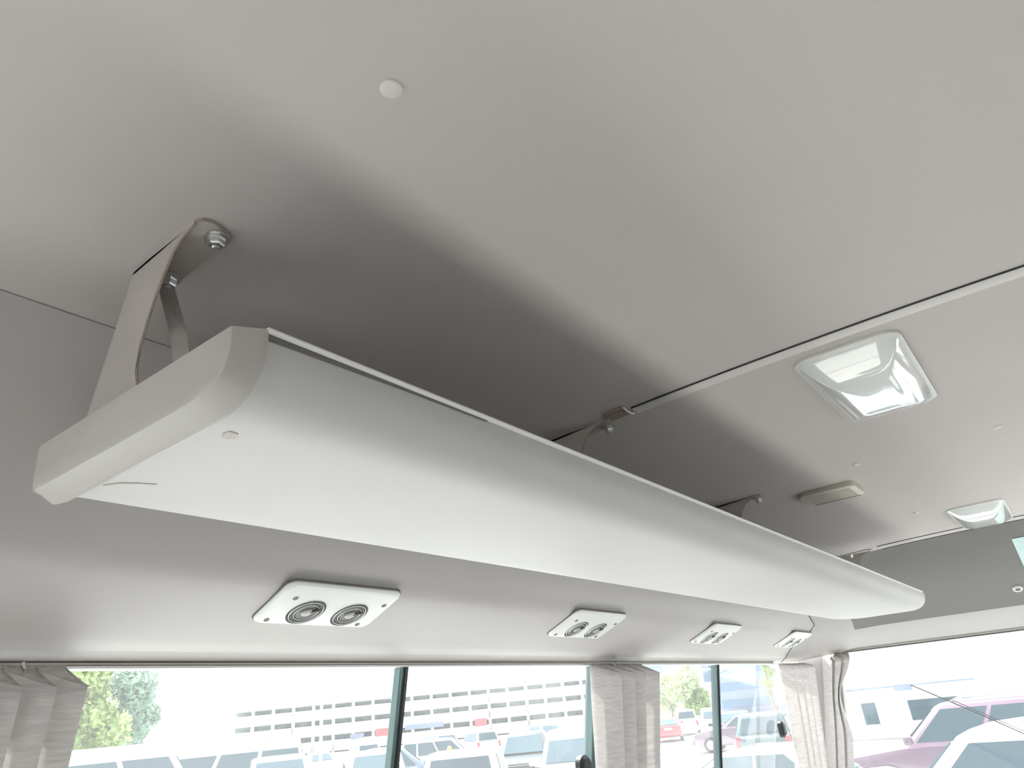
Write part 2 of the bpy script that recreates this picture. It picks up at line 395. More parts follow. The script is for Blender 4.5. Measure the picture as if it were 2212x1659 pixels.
MB().loft([[L(x, y, z) for y, z in ((.698, .258), (.700, .2625), (.812, .290), (.8235, .302), (.8255, .300), (.814, .286), (.704, .258))] for x in (.33, 1.2, 2.0, X1 - .16)]).build('added_light_baffle', M['cap'], rack, smooth=40)  # unseen baffle added behind the shelf so the ceiling above stays shaded
# far cap: corners rounded in plan
far = []
for i in range(17):
    a = pi / 2 * i / 16; q = i / 16
    xx = X1 - 0.19 + 0.19 * sin(a); insb = 0.17 * (1 - cos(a))
    u = max(0, (xx - (X1 - .045)) / .045); insf = .045 * (1 - sqrt(max(0, 1 - u * u))); lift = .016 * (1 - sqrt(max(0, 1 - u * u)))
    r = []
    for (y, z) in prof:
        if y > .44: y2 = .44 + (y - .44) * (1 - insb / .264)
        else: y2 = y + insf * (.44 - y) / .04 * .9
        z2 = z + (lift * (.262 - z) / .042 if z < .262 else 0)
        r.append(L(xx, y2, z2))
    far.append(r)
MB().loft(far).build('end_cap', M['rack'], rack, smooth=40)
sc = MB()
def patch(mbx, pts, z): mbx.raw([L(x, y, z) for x, y in pts] + [L(x, y, z + .0006) for x, y in pts], [tuple(range(len(pts))), tuple(range(2 * len(pts) - 1, len(pts) - 1, -1))] + [(i, (i + 1) % len(pts), (i + 1) % len(pts) + len(pts), i + len(pts)) for i in range(len(pts))])
patch(sc, [(.284, .467), (.292, .468), (.296, .474), (.292, .482), (.286, .481), (.283, .475)], .2194)
sc.build('scuff_mark', M['scuff'], rack)
sc = MB(); patch(sc, [(.272, .640), (.280, .626), (.292, .618), (.306, .612), (.306, .614), (.293, .621), (.282, .629), (.2735, .641)], .2194)
sc.build('scuff_mark', M['scuff'], rack)

def bolt(parent, x, y, z, r=0.0085):
    m = Matrix.Translation((x, y, z))
    b = MB().lathe([(r * 1.45, 0), (r * 1.45, -0.0018), (r * 1.05, -0.0022)], 20, m)
    b.lathe([(r, -0.0018), (r, -0.0085), (r * .86, -0.0105), (r * .62, -0.0105), (r * .55, -0.0075)], 6, m @ Matrix.Rotation(0.3, 4, 'Z'))
    b.lathe([(r * .5, -0.006), (r * .5, -0.0120), (r * .32, -0.0135)], 10, m)
    return b.build('bolt', M['zinc'], parent, smooth=30)

def bracket(xb, s, label=None):
    zt = ceil(xb, 0.6) - H - 0.0005; zb = .262
    f = lambda z: zb + (z - .262) * (zt - zb) / (.4515 - .262)
    front = [(.536, .4515), (.553, .4485), (.570, .4375), (.583, .418), (.594, .396), (.604, .370), (.611, .345), (.611, .322), (.603, .301), (.585, .280), (.562, .262)]
    back = [(.700, .262), (.7015, .292), (.690, .325), (.668, .385), (.646, .4515)]
    out = front + back
    b = MB()
    t = 0.0028 * s
    b.loft([[L(xb, y, f(z)) for y, z in out], [L(xb + t, y, f(z)) for y, z in out]])
    # flange bolted flat to the ceiling, corners rounded
    fl = [(xb, .646), (xb + s * .030, .646), (xb + s * .038, .640), (xb + s * .0385, .555), (xb + s * .036, .540), (xb + s * .028, .529), (xb + s * .014, .525), (xb + s * .004, .528), (xb, .536)]
    zl = lambda x, y: ceil(x, y) - H
    b.loft([[L(x, y, zl(x, y) + .0005) for x, y in fl], [L(x, y, zl(x, y) - .003) for x, y in fl]])
    br = b.build('bracket', M['bracket'], rack)
    e = MB()
    e.tube([L(xb + t / 2, y - .0006, f(z)) for y, z in front], .0011, 6)
    e.tube([L(x, y, zl(x, y) - .002) for x, y in fl[3:]], .0012, 6)
    e.build('worn_edge', M['bracket_edge'], br)
    y1_, y2_ = (.5410, .628) if s > 0 else (.600, .645)
    bolt(br, *L(xb + s * .0265, y1_, zl(xb, y1_) - .003))
    bolt(br, *L(xb + s * .027, y2_, zl(xb, y2_) - .003), r=.0085)
    # flat strap from the rear bolt down to the shelf
    ctl = [(.026, .634, zt - .006), (.026, .628, zt - .016), (.028, .618, zt - .040), (.033, .606, zt - .075), (.036, .598, zt - .110), (.037, .592, .262)]
    rings = []
    for i, (dx, y, z) in enumerate(ctl):
        wv = .0080; tw = -0.25 - 0.45 * min(1, i / 3)
        cx, cy = cos(tw), sin(tw); c = Vector((xb + s * dx, y, z)); n = Vector((-cy * s, cx, 0)); d = Vector((cx * s, cy, 0))
        rings.append([L(*(c + d * wv * a + n * .0016 * q)) for a, q in ((-1, -1), (1, -1), (1, 1), (-1, 1))])
    MB().loft(rings).build('strap', M['steel'], br, bevel=.0006)
    return br
bracket(0.272, 1); bracket(1.020, 1); bracket(1.762, 1); bracket(2.952, -1)

# ------------------------------------------------------------------ air vents
TH = radians(157)
VL = ['twin nozzle air vent nearest the rack end cap, largest of the row', 'second air vent along the side panel, left of the middle curtain top', 'third air vent along the side panel, right of the middle curtain', 'smallest twin nozzle air vent at the rear corner seam, last of the row']
def ring_mesh(cx, cy, r1, r0, z0, z1, n=28):
    b = MB().lathe([(r0, z0), (r1, z0), (r1, z1 - .0008), (r1 - .0006, z1), (r0 + .0006, z1), (r0, z1 - .0008), (r0, z0)], n, Matrix.Translation((cx, cy, 0)), False, False)
    return b
def make_vent(loc):
    v = thing('air_vent', VL[0], 'air vent', loc, (TH, 0, 0), 'twin air vents along the side panel')
    pl = MB(); P = [(.113, .104, .0), (.113, .104, .004), (.110, .101, .0065), (.106, .097, .0075)]
    rings = []
    for hw, hh, z in ((.1085, .0505, -.002), (.1085, .0505, .0035), (.1065, .0485, .0062), (.1025, .0445, .0072)):
        rings.append([(x + .011, y + .002, z) for x, y in rrect(2 * hw, 2 * hh, .014)])
    pl.loft(rings).build('face_plate', M['vent'], v, smooth=35)
    MB().loft([[(x + .011, y + .002, z) for x, y in rrect(.2205, .1045, .0155)] for z in (-.002, .0012)]).build('gasket', M['joint'], v)
    for cx in (-.0265, .0565):
        n_ = MB().lathe([(.030, .0068), (.030, .0076), (.0, .0076)], 28, Matrix.Translation((cx, -.012, 0)), True, False).build('nozzle', M['dark'], v)
        ring_mesh(cx, -.012, .0315, .0303, .0068, .0082).build('outer_ring', M['vent'], n_, smooth=40)
        ring_mesh(cx, -.012, .0268, .0256, .0070, .0094).build('middle_ring', M['vent'], n_, smooth=40)
        ring_mesh(cx, -.012, .0240, .0212, .0070, .0080).build('louvre_ring', M['vent_grey'], n_, smooth=40)
        ring_mesh(cx, -.012, .0196, .0184, .0070, .0094).build('inner_ring', M['vent'], n_, smooth=40)
        c = MB().lathe([(.0165, .0072), (.0165, .0082), (.0, .0082)], 24, Matrix.Translation((cx, -.012, 0)), True, False)
        c.box((cx + .010, -.004, .0095), (.016, .0016, .004), Matrix.Rotation(.5, 3, 'Z'))
        c.build('diffuser', M['vent_grey'], n_)
        MB().lathe([(.0080, .0075), (.0086, .0094), (.0074, .0108), (.004, .0112), (0.0001, .0110)], 16, Matrix.Translation((cx - .001, -.010, 0))).build('adjuster', M['adjuster'], n_, smooth=50)
    for sx, sy in ((-.068, .020), (-.078, -.037), (.104, .019), (.093, -.037)):
        MB().lathe([(.0042, .0068), (.0042, .0078), (.0034, .0080), (.0015, .0074), (.0001, .0074)], 14, Matrix.Translation((sx, sy, 0))).build('screw', M['screw'], v, smooth=40)
    return v
v0 = make_vent((0.727, 0.90, H + 0.186))
for i in range(1, 4):
    c = copy_tree(v0); c.location.x = 0.727 + 0.745 * i; c['label'] = VL[i]

# ------------------------------------------------------------------ ceiling fittings
def ceiling_lamp(cx, cy, lx, ly, depth, label, tilt=0.0):
    t = thing('ceiling_lamp', label, 'ceiling lamp', (cx, cy, ceil(cx, cy)), (0, tilt, 0), 'dome lamps on the ceiling')
    MB().loft([[(x, y, z) for x, y in rrect(lx + g, ly + g, .028)] for z, g in ((.004, 0), (-.004, 0), (-.0062, -.006))]).build('lamp_base', M['lamp_base'], t, smooth=40)
    rings = []
    for i in range(17):
        q = 1 - i / 16.5; z = -.004 - depth * (1 - q ** 3.2)
        wx = (lx - .010) * q; wy = (ly - .008) * q
        rings.append([(x, y, z) for x, y in rrect(wx, wy, wy * .19, 6)])
    MB().loft(rings).build('lamp_lens', M['lens'], t, smooth=60)
    return t
ceiling_lamp(1.2565, 0.150, .367, .157, .030, 'large rectangular dome lamp with glossy lens beside the ceiling strip')
ceiling_lamp(2.712, 0.142, .367, .157, .030, 'farther rectangular dome lamp on the ceiling against the rear cross strip')

g = thing('ceiling_grille', 'small beige louvred grille box on the ceiling between the two dome lamps', 'grille', (1.935, 0.400, ceil(1.935, .400)))
MB().loft([[(x, y, z) for x, y in rrect(.120 - i_, .132 - i_, .018)] for z, i_ in ((.004, 0), (-.0105, 0))]).build('housing', M['olive'], g, smooth=40)
MB().loft([[(x, y, z) for x, y in rrect(.124 - i_, .136 - i_, .018)] for z, i_ in ((-.0100, 0), (-.0130, 0), (-.0140, .004))]).build('face_plate', M['cream'], g, smooth=40)
MB().box((-.004, 0, -.0142), (.090, .110, .0008)).build('recess', M['dark'], g)
bars = MB()
for i in range(10): bars.box((-.049 + .090 * i / 9, 0, -.0152), (.0034, .112, .0016))
for i in range(17): bars.box((-.004, -.055 + .110 * i / 16, -.0150), (.092, .0022, .0014))
b_ = bars.build('louvre', M['cream'], g); b_['kind'] = 'stuff'
MB().box((.0535, .0, -.0140), (.006, .116, .0010)).build('lens_strip', M['dark'], g)

BT = ['round beige ceiling button alone near the top, above the near bracket', 'tiny ceiling button between the large dome lamp and the grille box', 'tiny ceiling button at the right edge below the large dome lamp', 'faint tiny ceiling button between the grille box and the far dome lamp']
for i, (x, y) in enumerate([(.2935, .2940), (1.747, .290), (1.746, .006), (2.466, .290)]):
    o = MB().lathe([(.0092, .001), (.0092, -.0006), (.0082, -.0016), (.0060, -.0024), (.003, -.0029), (.0001, -.003)], 28).build('ceiling_button', M['trim'], smooth=60)
    o.location = (x, y, ceil(x, y) - .0006); tag(o, BT[i], 'button', 'trim buttons on the ceiling')

# cross strips on the ceiling
def strip(n, xc, wd, y0, y1, h, lines, m):
    rings = []
    for i in range(41):
        y = y0 + (y1 - y0) * i / 40
        rings.append([(xc + wd * (q - .5), y, ceil(xc + wd * (q - .5), y) - h * sin(pi * q) ** .6 + (.001 if q in (0, 1) else 0)) for q in (0, .06, .18, .35, .5, .65, .82, .94, 1)])
    o = struct(MB().loft(rings, closed=False).build('trim_%d' % n, m, smooth=50))
    for xl in lines:
        MB().tube([(xl, y0 + (y1 - y0) * i / 40, ceil(xl, y0 + (y1 - y0) * i / 40) - .0010) for i in range(41)], .0014, 6).build('joint', M['rubber'], o)
    return o
strip(1, 1.0330, .030, .478, -.28, .0045, [1.0170], M['trim'])
strip(2, 2.943, .078, .500, -.28, .003, [2.905, 2.984], M['ceiling'])
cl = MB().loft([[(x, y, ceil(x, y) - z) for x, y in ((1.0, .484), (1.034, .484), (1.034, .524), (1.0, .524))] for z in (-.001, .004)]).build('strip_end_clip', M['clip'], bevel=.0015)
tag(cl, 'tan clip at the end of the ceiling strip beside the second rack bracket', 'clip')
MB().tube([(1.0 + .036 * i / 6, .4835, ceil(1.02, .484) - .0035 - .003 * sin(pi * i / 6)) for i in range(7)], .0018, 8).build('clip_lip', M['white'], cl)

# ------------------------------------------------------------------ rear wall fittings
def rear_profile(x):
    pts = [(k[2], k[3] if k[3] is not None else ceil(XS, .1) - H) for k in KEYS]
    for a, b in zip(pts, pts[1:]):
        if a[0] <= x <= b[0]: return a[1] + (b[1] - a[1]) * (x - a[0]) / (b[0] - a[0])
xk = 3.335; zk = rear_profile(xk); slope = (rear_profile(xk + .01) - rear_profile(xk - .01)) / .02
nk = Vector((slope, 0, -1)).normalized()
kq = Vector((0, 0, 1)).rotation_difference(nk)
kn = thing('coat_hook_base', 'round grey coat hook base with dark centre on the rear wall', 'hook', (xk, .1485, H + zk)); kn.rotation_mode = 'QUATERNION'; kn.rotation_quaternion = kq
MB().lathe([(.0172, -.001), (.0172, .003), (.0150, .006), (.0095, .0065), (.0085, .004), (.0001, .004)], 28).build('collar', M['trim'], kn, smooth=40)
MB().lathe([(.0082, .003), (.0082, .0055), (.006, .0075), (.0001, .008)], 20).build('socket', M['screw'], kn, smooth=50)
st = MB(); rows = []
for i in range(9):
    x = 3.068 + .15 * i / 8
    rows.append([(x - .0008, y, H + rear_profile(x) - .0012) for y in (.100, .06, .02, -.02, -.06)])
st.loft(rows, closed=False)
o = st.build('sticker', M['sticker'], solid=.0006); tag(o, 'pale cyan rectangular sticker on the rear wall at the right edge', 'sticker')

# ------------------------------------------------------------------ curtain rail and curtains
cr = thing('curtain_rail', 'thin tan curtain rail running along the top of the side windows', 'curtain rail', (0.2, 1.057, H + .119))
MB().box((-.15, -.001, .0000), (6.2, .011, .0028)).build('channel', M['rail'], cr)
MB().box((-.15, -.0005, .0019), (6.2, .010, .0011)).build('seal', M['rubber'], cr)
MB().box((-.15, -.0005, -.0017), (6.2, .010, .0007)).build('seal', M['rubber'], cr)
rr2 = thing('curtain_rail', 'thin dark curtain rail along the top of the rear window', 'curtain rail', (3.655, .1, H + .1475))
MB().box((0, 0, 0), (.010, 1.72, .0026)).build('channel', M['rail'], rr2)
MB().box((0, 0, -.0018), (.008, 1.72, .0010)).build('seal', M['rubber'], rr2)

def curtain(label, top, bot, inward, nf, amp, ztop, zbot, dropf, phase=0.0, saw=0.35, flare=0.0, hooks=(), waist=None):
    """top / bot: (start, end) points on plan at the rail and at the hem; folds push towards inward."""
    ns, nt = nf * 18, 26
    iv = Vector((*inward, 0)).normalized(); A0, A1 = [Vector((*p, 0)) for p in top]; B0, B1 = [Vector((*p, 0)) for p in bot]
    ctr = (A0 + A1) / 2; base = Vector((ctr.x, ctr.y, H + ztop))
    t_ = thing('curtain', label, 'curtain', base, (0, 0, 0), 'pleated window curtains')
    rnd = random.Random(len(label)); jit = [rnd.uniform(.7, 1.15) for _ in range(nf + 2)]
    rows = []
    for j in range(nt + 1):
        t = j / nt; row = []
        for i in range(ns + 1):
            ph = i / 18 + .0001; k = min(nf - 1, int(ph)); fr = min(1, ph - k)
            # each pleat comes forward, overhangs the next one and doubles back under it
            over = .05 + saw * jit[k]
            if fr < .72:
                e = fr / .72; pos = k + (1 + over) * e; d = e ** .7 * .8 + .2 * sin(e * pi / 2)
            else:
                e = (fr - .72) / .28; pos = k + 1 + over * (1 - e); d = 1 - e ** 1.4
            d = max(0, d) * (.75 + .25 * jit[k])
            s = pos / nf + .012 * sin(3.1 * t + 1.9 * k) * t
            p0 = A0.lerp(A1, s); p1 = B0.lerp(B1, s)
            p = p0.lerp(p1, t)
            if waist: p = p + (Vector((*waist, 0)) - p0.lerp(p1, t)) * (sin(pi * min(1, t / .62)) ** 2 * .45 * s)
            z0 = ztop - dropf * d
            z = z0 + (zbot - z0) * t
            q = p + iv * (amp * d * (1 - .25 * t) + flare * t)
            row.append((q.x - base.x, q.y - base.y + TILT_C * (ztop - z), H + z - base.z))
        rows.append(row)
    c = MB().loft(rows, closed=False).build('cloth', M['curtain'], t_, smooth=60, solid=.0014)
    # gathered heading tape, seen from below between rail and pleats
    hr = []
    for q in (0.0, .35, .7, 1.0):
        row = []
        for i, (x, y, z) in enumerate(rows[0]):
            st = A0.lerp(A1, i / ns) + iv * .004
            row.append(((st.x - base.x) * (1 - q) + x * q, (st.y - base.y) * (1 - q) + y * q, (H + ztop + .0008 - base.z) * (1 - q) + (z + .0004) * q - .004 * sin(pi * q)))
        hr.append(row)
    MB().loft(hr, closed=False).build('heading_tape', M['curtain_tape'], t_, smooth=60, solid=.0012)
    for s in hooks:
        p = A0.lerp(A1, s) + iv * .006
        MB().tube([(p.x - base.x, p.y - base.y, .004), (p.x + iv.x * .006 - base.x, p.y + iv.y * .006 - base.y, -.004), (p.x + iv.x * .006 - base.x, p.y + iv.y * .006 - base.y, -.012), (p.x - base.x, p.y - base.y, -.014)], .0018, 6).build('hook', M['white'], t_, smooth=60)
    return t_
TILT_C = 0.10
curtain('grey pleated curtain at the left edge of the photo, tied beside the first window', ((.180, 1.047), (.434, 1.047)), ((.172, 1.040), (.412, 1.040)), (.10, -1), 7, .046, .1155, -.42, .028, saw=.22, hooks=(.55, .80))
curtain('grey pleated curtain hanging in the middle between the two side windows', ((1.705, 1.045), (1.985, 1.045)), ((1.700, 1.035), (1.905, 1.035)), (-.05, -1), 4, .050, .1140, -.42, .026, saw=.16, hooks=(.40,))
curtain('grey curtain swept sideways at the end of the side windows, beside the corner post', ((3.165, 1.040), (3.46, 1.020)), ((3.24, 1.035), (3.44, 1.02)), (-.5, -1), 4, .042, .1130, -.42, .012, saw=.20)
curtain('grey gathered curtain at the rear window, right of the rear corner post', ((3.648, .990), (3.648, .875)), ((3.665, 1.07), (3.665, .955)), (-1, -.1), 3, .030, .1440, -.42, .022, saw=.20, hooks=(.35,), waist=(3.65, .99))

# ------------------------------------------------------------------ parking lot
gm = MB(); gm.box((60, 60, GROUND - .1), (400, 400, .2))
ground = struct(gm.build('ground', M['ground']))

def face_poly(P00, P10, P01, P11, u0, u1, t0, t1, off, n=1):
    """thin slab on the bilinear face P (u along, t up)"""
    def pt(u, t): return (P00.lerp(P10, u)).lerp(P01.lerp(P11, u), t)
    c = [pt(u0, t0), pt(u1, t0), pt(u1, t1), pt(u0, t1)]
    nn = (c[1] - c[0]).cross(c[3] - c[0]).normalized()
    return [p + nn * off for p in c], [p - nn * .02 for p in c]

KIND = {
    #        L    W    Ht   zh   zb   xw0  xw1  xr1   xr0   hood-nose
    'suv': (4.7, 1.86, 1.80, 1.08, 1.12, 1.05, 0.35, -1.95, -2.22),
    'sedan': (4.6, 1.80, 1.45, 0.95, 0.98, 0.95, 0.20, -1.05, -1.75),
    'van': (4.8, 1.75, 2.00, 1.15, 1.18, 2.05, 1.35, -2.22, -2.36),
    'pickup': (5.2, 1.84, 1.78, 1.08, 1.10, 1.00, 0.42, -0.72, -0.85),
    'hatch': (4.0, 1.72, 1.50, 0.98, 1.00, 0.95, 0.25, -1.50, -1.90),
}
def car(kind, paint, label, x, y, heading, hs=1.0, group='parked vehicles outside', wheels=True, rack_=False, far=False):
    Ln, Wd, Ht, zh, zb, xw0, xw1, xr1, xr0 = KIND[kind]
    Ht *= hs; zh *= 1 + (hs - 1) * .7; zb *= 1 + (hs - 1) * .7
    cat = {'suv': 'car', 'sedan': 'car', 'van': 'van', 'pickup': 'pickup truck', 'hatch': 'car'}[kind]
    nm = {'suv': 'suv', 'sedan': 'sedan', 'van': 'van', 'pickup': 'pickup_truck', 'hatch': 'hatchback'}[kind]
    t = thing(nm, label, cat, (x, y, GROUND), (0, 0, radians(heading)), group)
    P = M[paint]; h2 = Ln / 2
    # lower body
    def sec(xx, zt, hw, zb_=.28):
        return [(xx, -hw * .90, zb_), (xx, hw * .90, zb_), (xx, hw * .98, zb_ + .14), (xx, hw, .60), (xx, hw * .985, zt * .86), (xx, hw * .94, zt * .97), (xx, hw * .78, zt), (xx, -hw * .78, zt), (xx, -hw * .94, zt * .97), (xx, -hw * .985, zt * .86), (xx, -hw, .60), (xx, -hw * .98, zb_ + .14)]
    hw = Wd / 2
    deck = {'suv': zb, 'sedan': zb * 1.02, 'van': zb, 'pickup': zb * .98, 'hatch': zb}[kind]
    secs = [sec(-h2, deck * .86, hw * .86, .42), sec(-h2 + .06, deck * .96, hw * .95, .34), sec(-h2 + .25, deck, hw), sec(xr0, zb, hw), sec(0, zb, hw), sec(xw0 - .1, zb, hw), sec(min(xw0 + .25, h2 - .3), zh, hw), sec(h2 - .45 if kind != 'van' else h2 - .2, zh * .93, hw * .98), sec(h2 - .12, zh * .84, hw * .92, .32), sec(h2, zh * .66, hw * .80, .40)]
    secs.sort(key=lambda r: r[0][0])
    body = MB().loft(secs).build('body', P, t, smooth=35)
    # cabin
    wb, wr = hw * .93, hw * .76
    def rr(xa, xb, w_, z, r): return [(px + (xa + xb) / 2, py, z) for px, py in rrect(abs(xb - xa), 2 * w_, r, 3)]
    zr = Ht - .07
    cab = MB().loft([rr(xr0, xw0, wb, zb * .96, .10), rr(xr1, xw1, wr, zr, .14), rr(xr1 + .05, xw1 - .10, wr * .93, Ht - .025, .16), rr(xr1 + .25, xw1 - .35, wr * .75, Ht, .18)])
    cab.build('cabin', P, t, smooth=35)
    V = Vector
    bl, br_, fl, fr_ = V((xr0, wb, zb)), V((xr0, -wb, zb)), V((xw0, wb, zb)), V((xw0, -wb, zb))
    tl, trr, tfl, tfr = V((xr1, wr, zr)), V((xr1, -wr, zr)), V((xw1, wr, zr)), V((xw1, -wr, zr))
    def win(name, a, b, c, d, u0, u1, t0=.08, t1=.92):
        o_, i_ = face_poly(a, b, c, d, u0, u1, t0, t1, .012)
        MB().loft([i_, o_]).build(name, M['car_glass'], t)
    tt = .74 if kind == 'van' else .92
    win('windshield', fr_, fl, tfr, tfl, .09, .91, .08, tt)
    win('rear_window', bl, br_, tl, trr, .10, .90, .12, .88)
    if not far:
        segs = {'suv': ((.05, .27), (.30, .58), (.61, .93)), 'sedan': ((.14, .48), (.51, .88)), 'van': ((.03, .32), (.35, .64), (.67, .95)), 'pickup': ((.10, .44), (.48, .90)), 'hatch': ((.08, .32), (.35, .62), (.65, .93))}[kind]
    else: segs = ((.08, .92),)
    for a, b in segs:
        win('side_window', fl, bl, tfl, tl, 1 - b, 1 - a, .08, tt)
        win('side_window', br_, fr_, trr, tfr, a, b, .08, tt)
    if kind == 'pickup':
        MB().box(((-h2 + xr0) / 2, 0, zb * .97), (xr0 + h2 - .2, Wd * .80, .06)).build('cargo_bed', M['rubber'], t)
    if wheels:
        for wx in (h2 * .62, -h2 * .60):
            for sy in (1, -1):
                m_ = Matrix.Translation((wx, sy * (hw - .10), .34)) @ Matrix.Rotation(radians(90), 4, 'X')
                wl = MB().lathe([(.20, -.11), (.33, -.11), (.34, -.07), (.34, .07), (.33, .11), (.20, .11)], 18, m_).build('wheel', M['tyre'], t, smooth=40)
                if not far: MB().lathe([(.21, -.115), (.17, -.122), (.05, -.118), (.05, .118), (.17, .122), (.21, .115)], 12, m_).build('rim', M['rim'], wl, smooth=40)
    for sy in (1, -1):
        MB().box((h2 - .10, sy * hw * .66, zh * .76), (.20, .34, .15), Matrix.Rotation(-sy * .25, 3, 'Z')).build('headlight', M['head'], t, bevel=.03)
        tz = zb * .82 if kind != 'van' else zb * .75
        MB().box((-h2 + .07, sy * hw * .84, tz), (.16, .16, .36 if kind in ('suv', 'van', 'hatch') else .18)).build('tail_light', M['tail'], t, bevel=.03)
        if not far:
            mm = MB().box((xw0 - .18, sy * (hw + .10), zb + .10), (.14, .20, .14)); mm.build('mirror', P, t, bevel=.03)
    if not far:
        MB().box((h2 - .03, 0, zh * .70), (.10, Wd * .46, .20)).build('grille', M['rubber'], t, bevel=.02)
        MB().box((h2 - .02, 0, .48), (.14, Wd * .86, .20)).build('bumper', P, t, bevel=.04)
        MB().box((-h2 + .02, 0, .50), (.14, Wd * .88, .20)).build('bumper', P, t, bevel=.04)
        MB().box((-h2 - .02, 0, .80), (.03, .52, .12)).build('number_plate', M['white'], t)
    if rack_:
        for sy in (1, -1):
            MB().tube([(xr1 + .2, sy * wr * .86, Ht - .03), (xr1 + .35, sy * wr * .86, Ht + .05), (xw1 - .45, sy * wr * .86, Ht + .05), (xw1 - .25, sy * wr * .86, Ht - .03)], .02, 6).build('roof_rail', M['pole'], t, smooth=60)
    return t
car('van', 'car_white', 'tall white van at far left behind the curtain edge, below the trees', 10.0, 20.7, -26, 1.27)
b1 = car('van', 'car_white', 'tall white van with a row of side windows and round roof lamps', 14.9, 23.1, 147, 1.20)
for i in range(4):
    MB().lathe([(.08, -.04), (.12, 0), (.10, .02), (.0001, .03)], 14, Matrix.Translation((1.75 - i * .34, .76, 2.28)) @ Matrix.Rotation(radians(-90), 4, 'X')).build('roof_lamp', M['head'], b1, smooth=50)
car('suv', 'car_white', 'white car facing the bus between the tall van and the dark window pillar', 13.6, 18.6, 236, 1.07)
car('suv', 'car_white', 'white car with a slanted windscreen just left of the dark window pillar', 16.1, 17.5, 229, 1.0)
car('sedan', 'car_blue', 'blue grey sedan just right of the dark window pillar', 19.4, 20.0, 318, 1.24)
pk = car('pickup', 'car_white', 'white pickup truck seen from behind with wide rear window and amber beacon', 12.6, 11.0, 33, 1.0)
MB().lathe([(.04, 0), (.05, .05), (.03, .09), (.0001, .1)], 12, Matrix.Translation((-.4, .25, 1.77))).build('beacon', M['amber'], pk, smooth=50)
car('suv', 'car_dark', 'charcoal car facing the bus behind the white pickup truck', 23.4, 17.5, 212, 1.0)
car('van', 'car_white', 'white van left of the middle curtain, beyond the latch', 18.0, 11.7, 208, .96)
car('suv', 'car_silver', 'silver car behind the blue grey sedan', 27.6, 25.2, 310, 1.0)
car('sedan', 'car_red', 'red sedan in the distance right of the middle curtain', 50.1, 25.0, 26, 1.0)
car('van', 'car_white', 'white van under the round trees right of the red sedan', 58.4, 27.4, 25, .9)
car('van', 'car_white', 'white van under the round trees beside the narrow window pillar', 53.4, 23.1, 205, .9)
car('sedan', 'car_maroon', 'dark maroon sedan just right of the narrow window pillar', 36.6, 14.4, 100, 1.05)
car('suv', 'car_teal', 'dark teal car seen from behind with red tail lamps near the swept curtain', 27.3, 9.75, 12, .95)
car('hatch', 'car_white', 'white hatchback behind the narrow window pillar and the maroon sedan', 43, 17.4, 190, 1.05)
car('suv', 'car_maroon', 'maroon car with roof rails seen through the rear window', 17.0, 2.35, 90, 1.0, rack_=True)
car('suv', 'car_white', 'large white car nearest the rear window at the lower right', 8.4, .80, 86, 1.0)
car('sedan', 'car_white', 'white sedan with dark window edges beside the rear window curtain', 13.3, 5.3, 90, 1.0)
# far row in front of the car park
FR = [(2, 'car_white', 'hatch', 'white'), (3, 'car_white', 'suv', 'white'), (5, 'car_white', 'van', 'white'), (6, 'car_silver', 'suv', 'silver'), (8, 'car_white', 'suv', 'white')]
ORD = ['leftmost', 'second from the left', 'third from the left', 'fourth from the left', 'rightmost']
for n_, (i, p_, k_, cw) in enumerate(FR):
    q = i / 11; cx = 30 + 26 * q; cy = 46 - 16 * q
    car(k_, p_, '%s vehicle in the far row before the car park, %s' % (cw, ORD[n_]), cx, cy, (238 if i % 3 else 58) + (i % 4), 1.0, 'far row of parked vehicles', far=True)
car('suv', 'car_silver', 'small distant silver car above the dark teal car', 50, 16.0, 172, 1.0, 'parked vehicles outside', far=True)

# ------------------------------------------------------------------ car park building and other buildings
A_ = Vector((88.0, 135.5)); B_ = Vector((137.5, 82.5)); D_ = (B_ - A_); LEN = D_.length; D_.normalize(); NB = Vector((D_.y, -D_.x))
if NB.dot(-A_) < 0: NB = -NB
ang = math.atan2(D_.y, D_.x)
cp = thing('car_park', 'long white multi-storey car park with rows of dark openings', 'building', (A_.x, A_.y, GROUND), (0, 0, ang))
side = 1 if (Matrix.Rotation(-ang, 2) @ NB).y > 0 else -1
def cb(name, m, c, d, parent=cp): return MB().box((c[0], c[1] * side, c[2]), d).build(name, m, parent)
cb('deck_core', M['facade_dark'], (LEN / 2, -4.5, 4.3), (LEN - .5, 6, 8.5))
for z0, z1 in ((8.9, 9.5), (6.1, 7.7), (3.3, 4.9), (0.2, 2.1)): cb('parapet', M['facade'], (LEN / 2, 0, (z0 + z1) / 2), (LEN, .35, z1 - z0))
for z in (2.9, 5.7, 8.5): cb('floor_slab', M['facade'], (LEN / 2, -1.2, z + .25), (LEN, 2.6, .25))
nb_ = 19
for i in range(nb_ + 1): cb('column', M['facade'], (LEN * i / nb_, -.05, 4.75), (.55, .45, 9.5))
for i, wd_ in ((7, 2.9), (12, 2.4)): cb('sign_panel', M['sign_red'], (LEN * (i + .5) / nb_, .25, 2.6), (wd_, .12, 1.3))
cb('sign_panel', M['sign_blue'], (LEN * 9.6 / nb_, .25, 3.0), (7.5, .12, .9))
cb('sign_panel', M['sign_blue'], (LEN * 6.2 / nb_, .25, 2.4), (2.6, .12, .9))

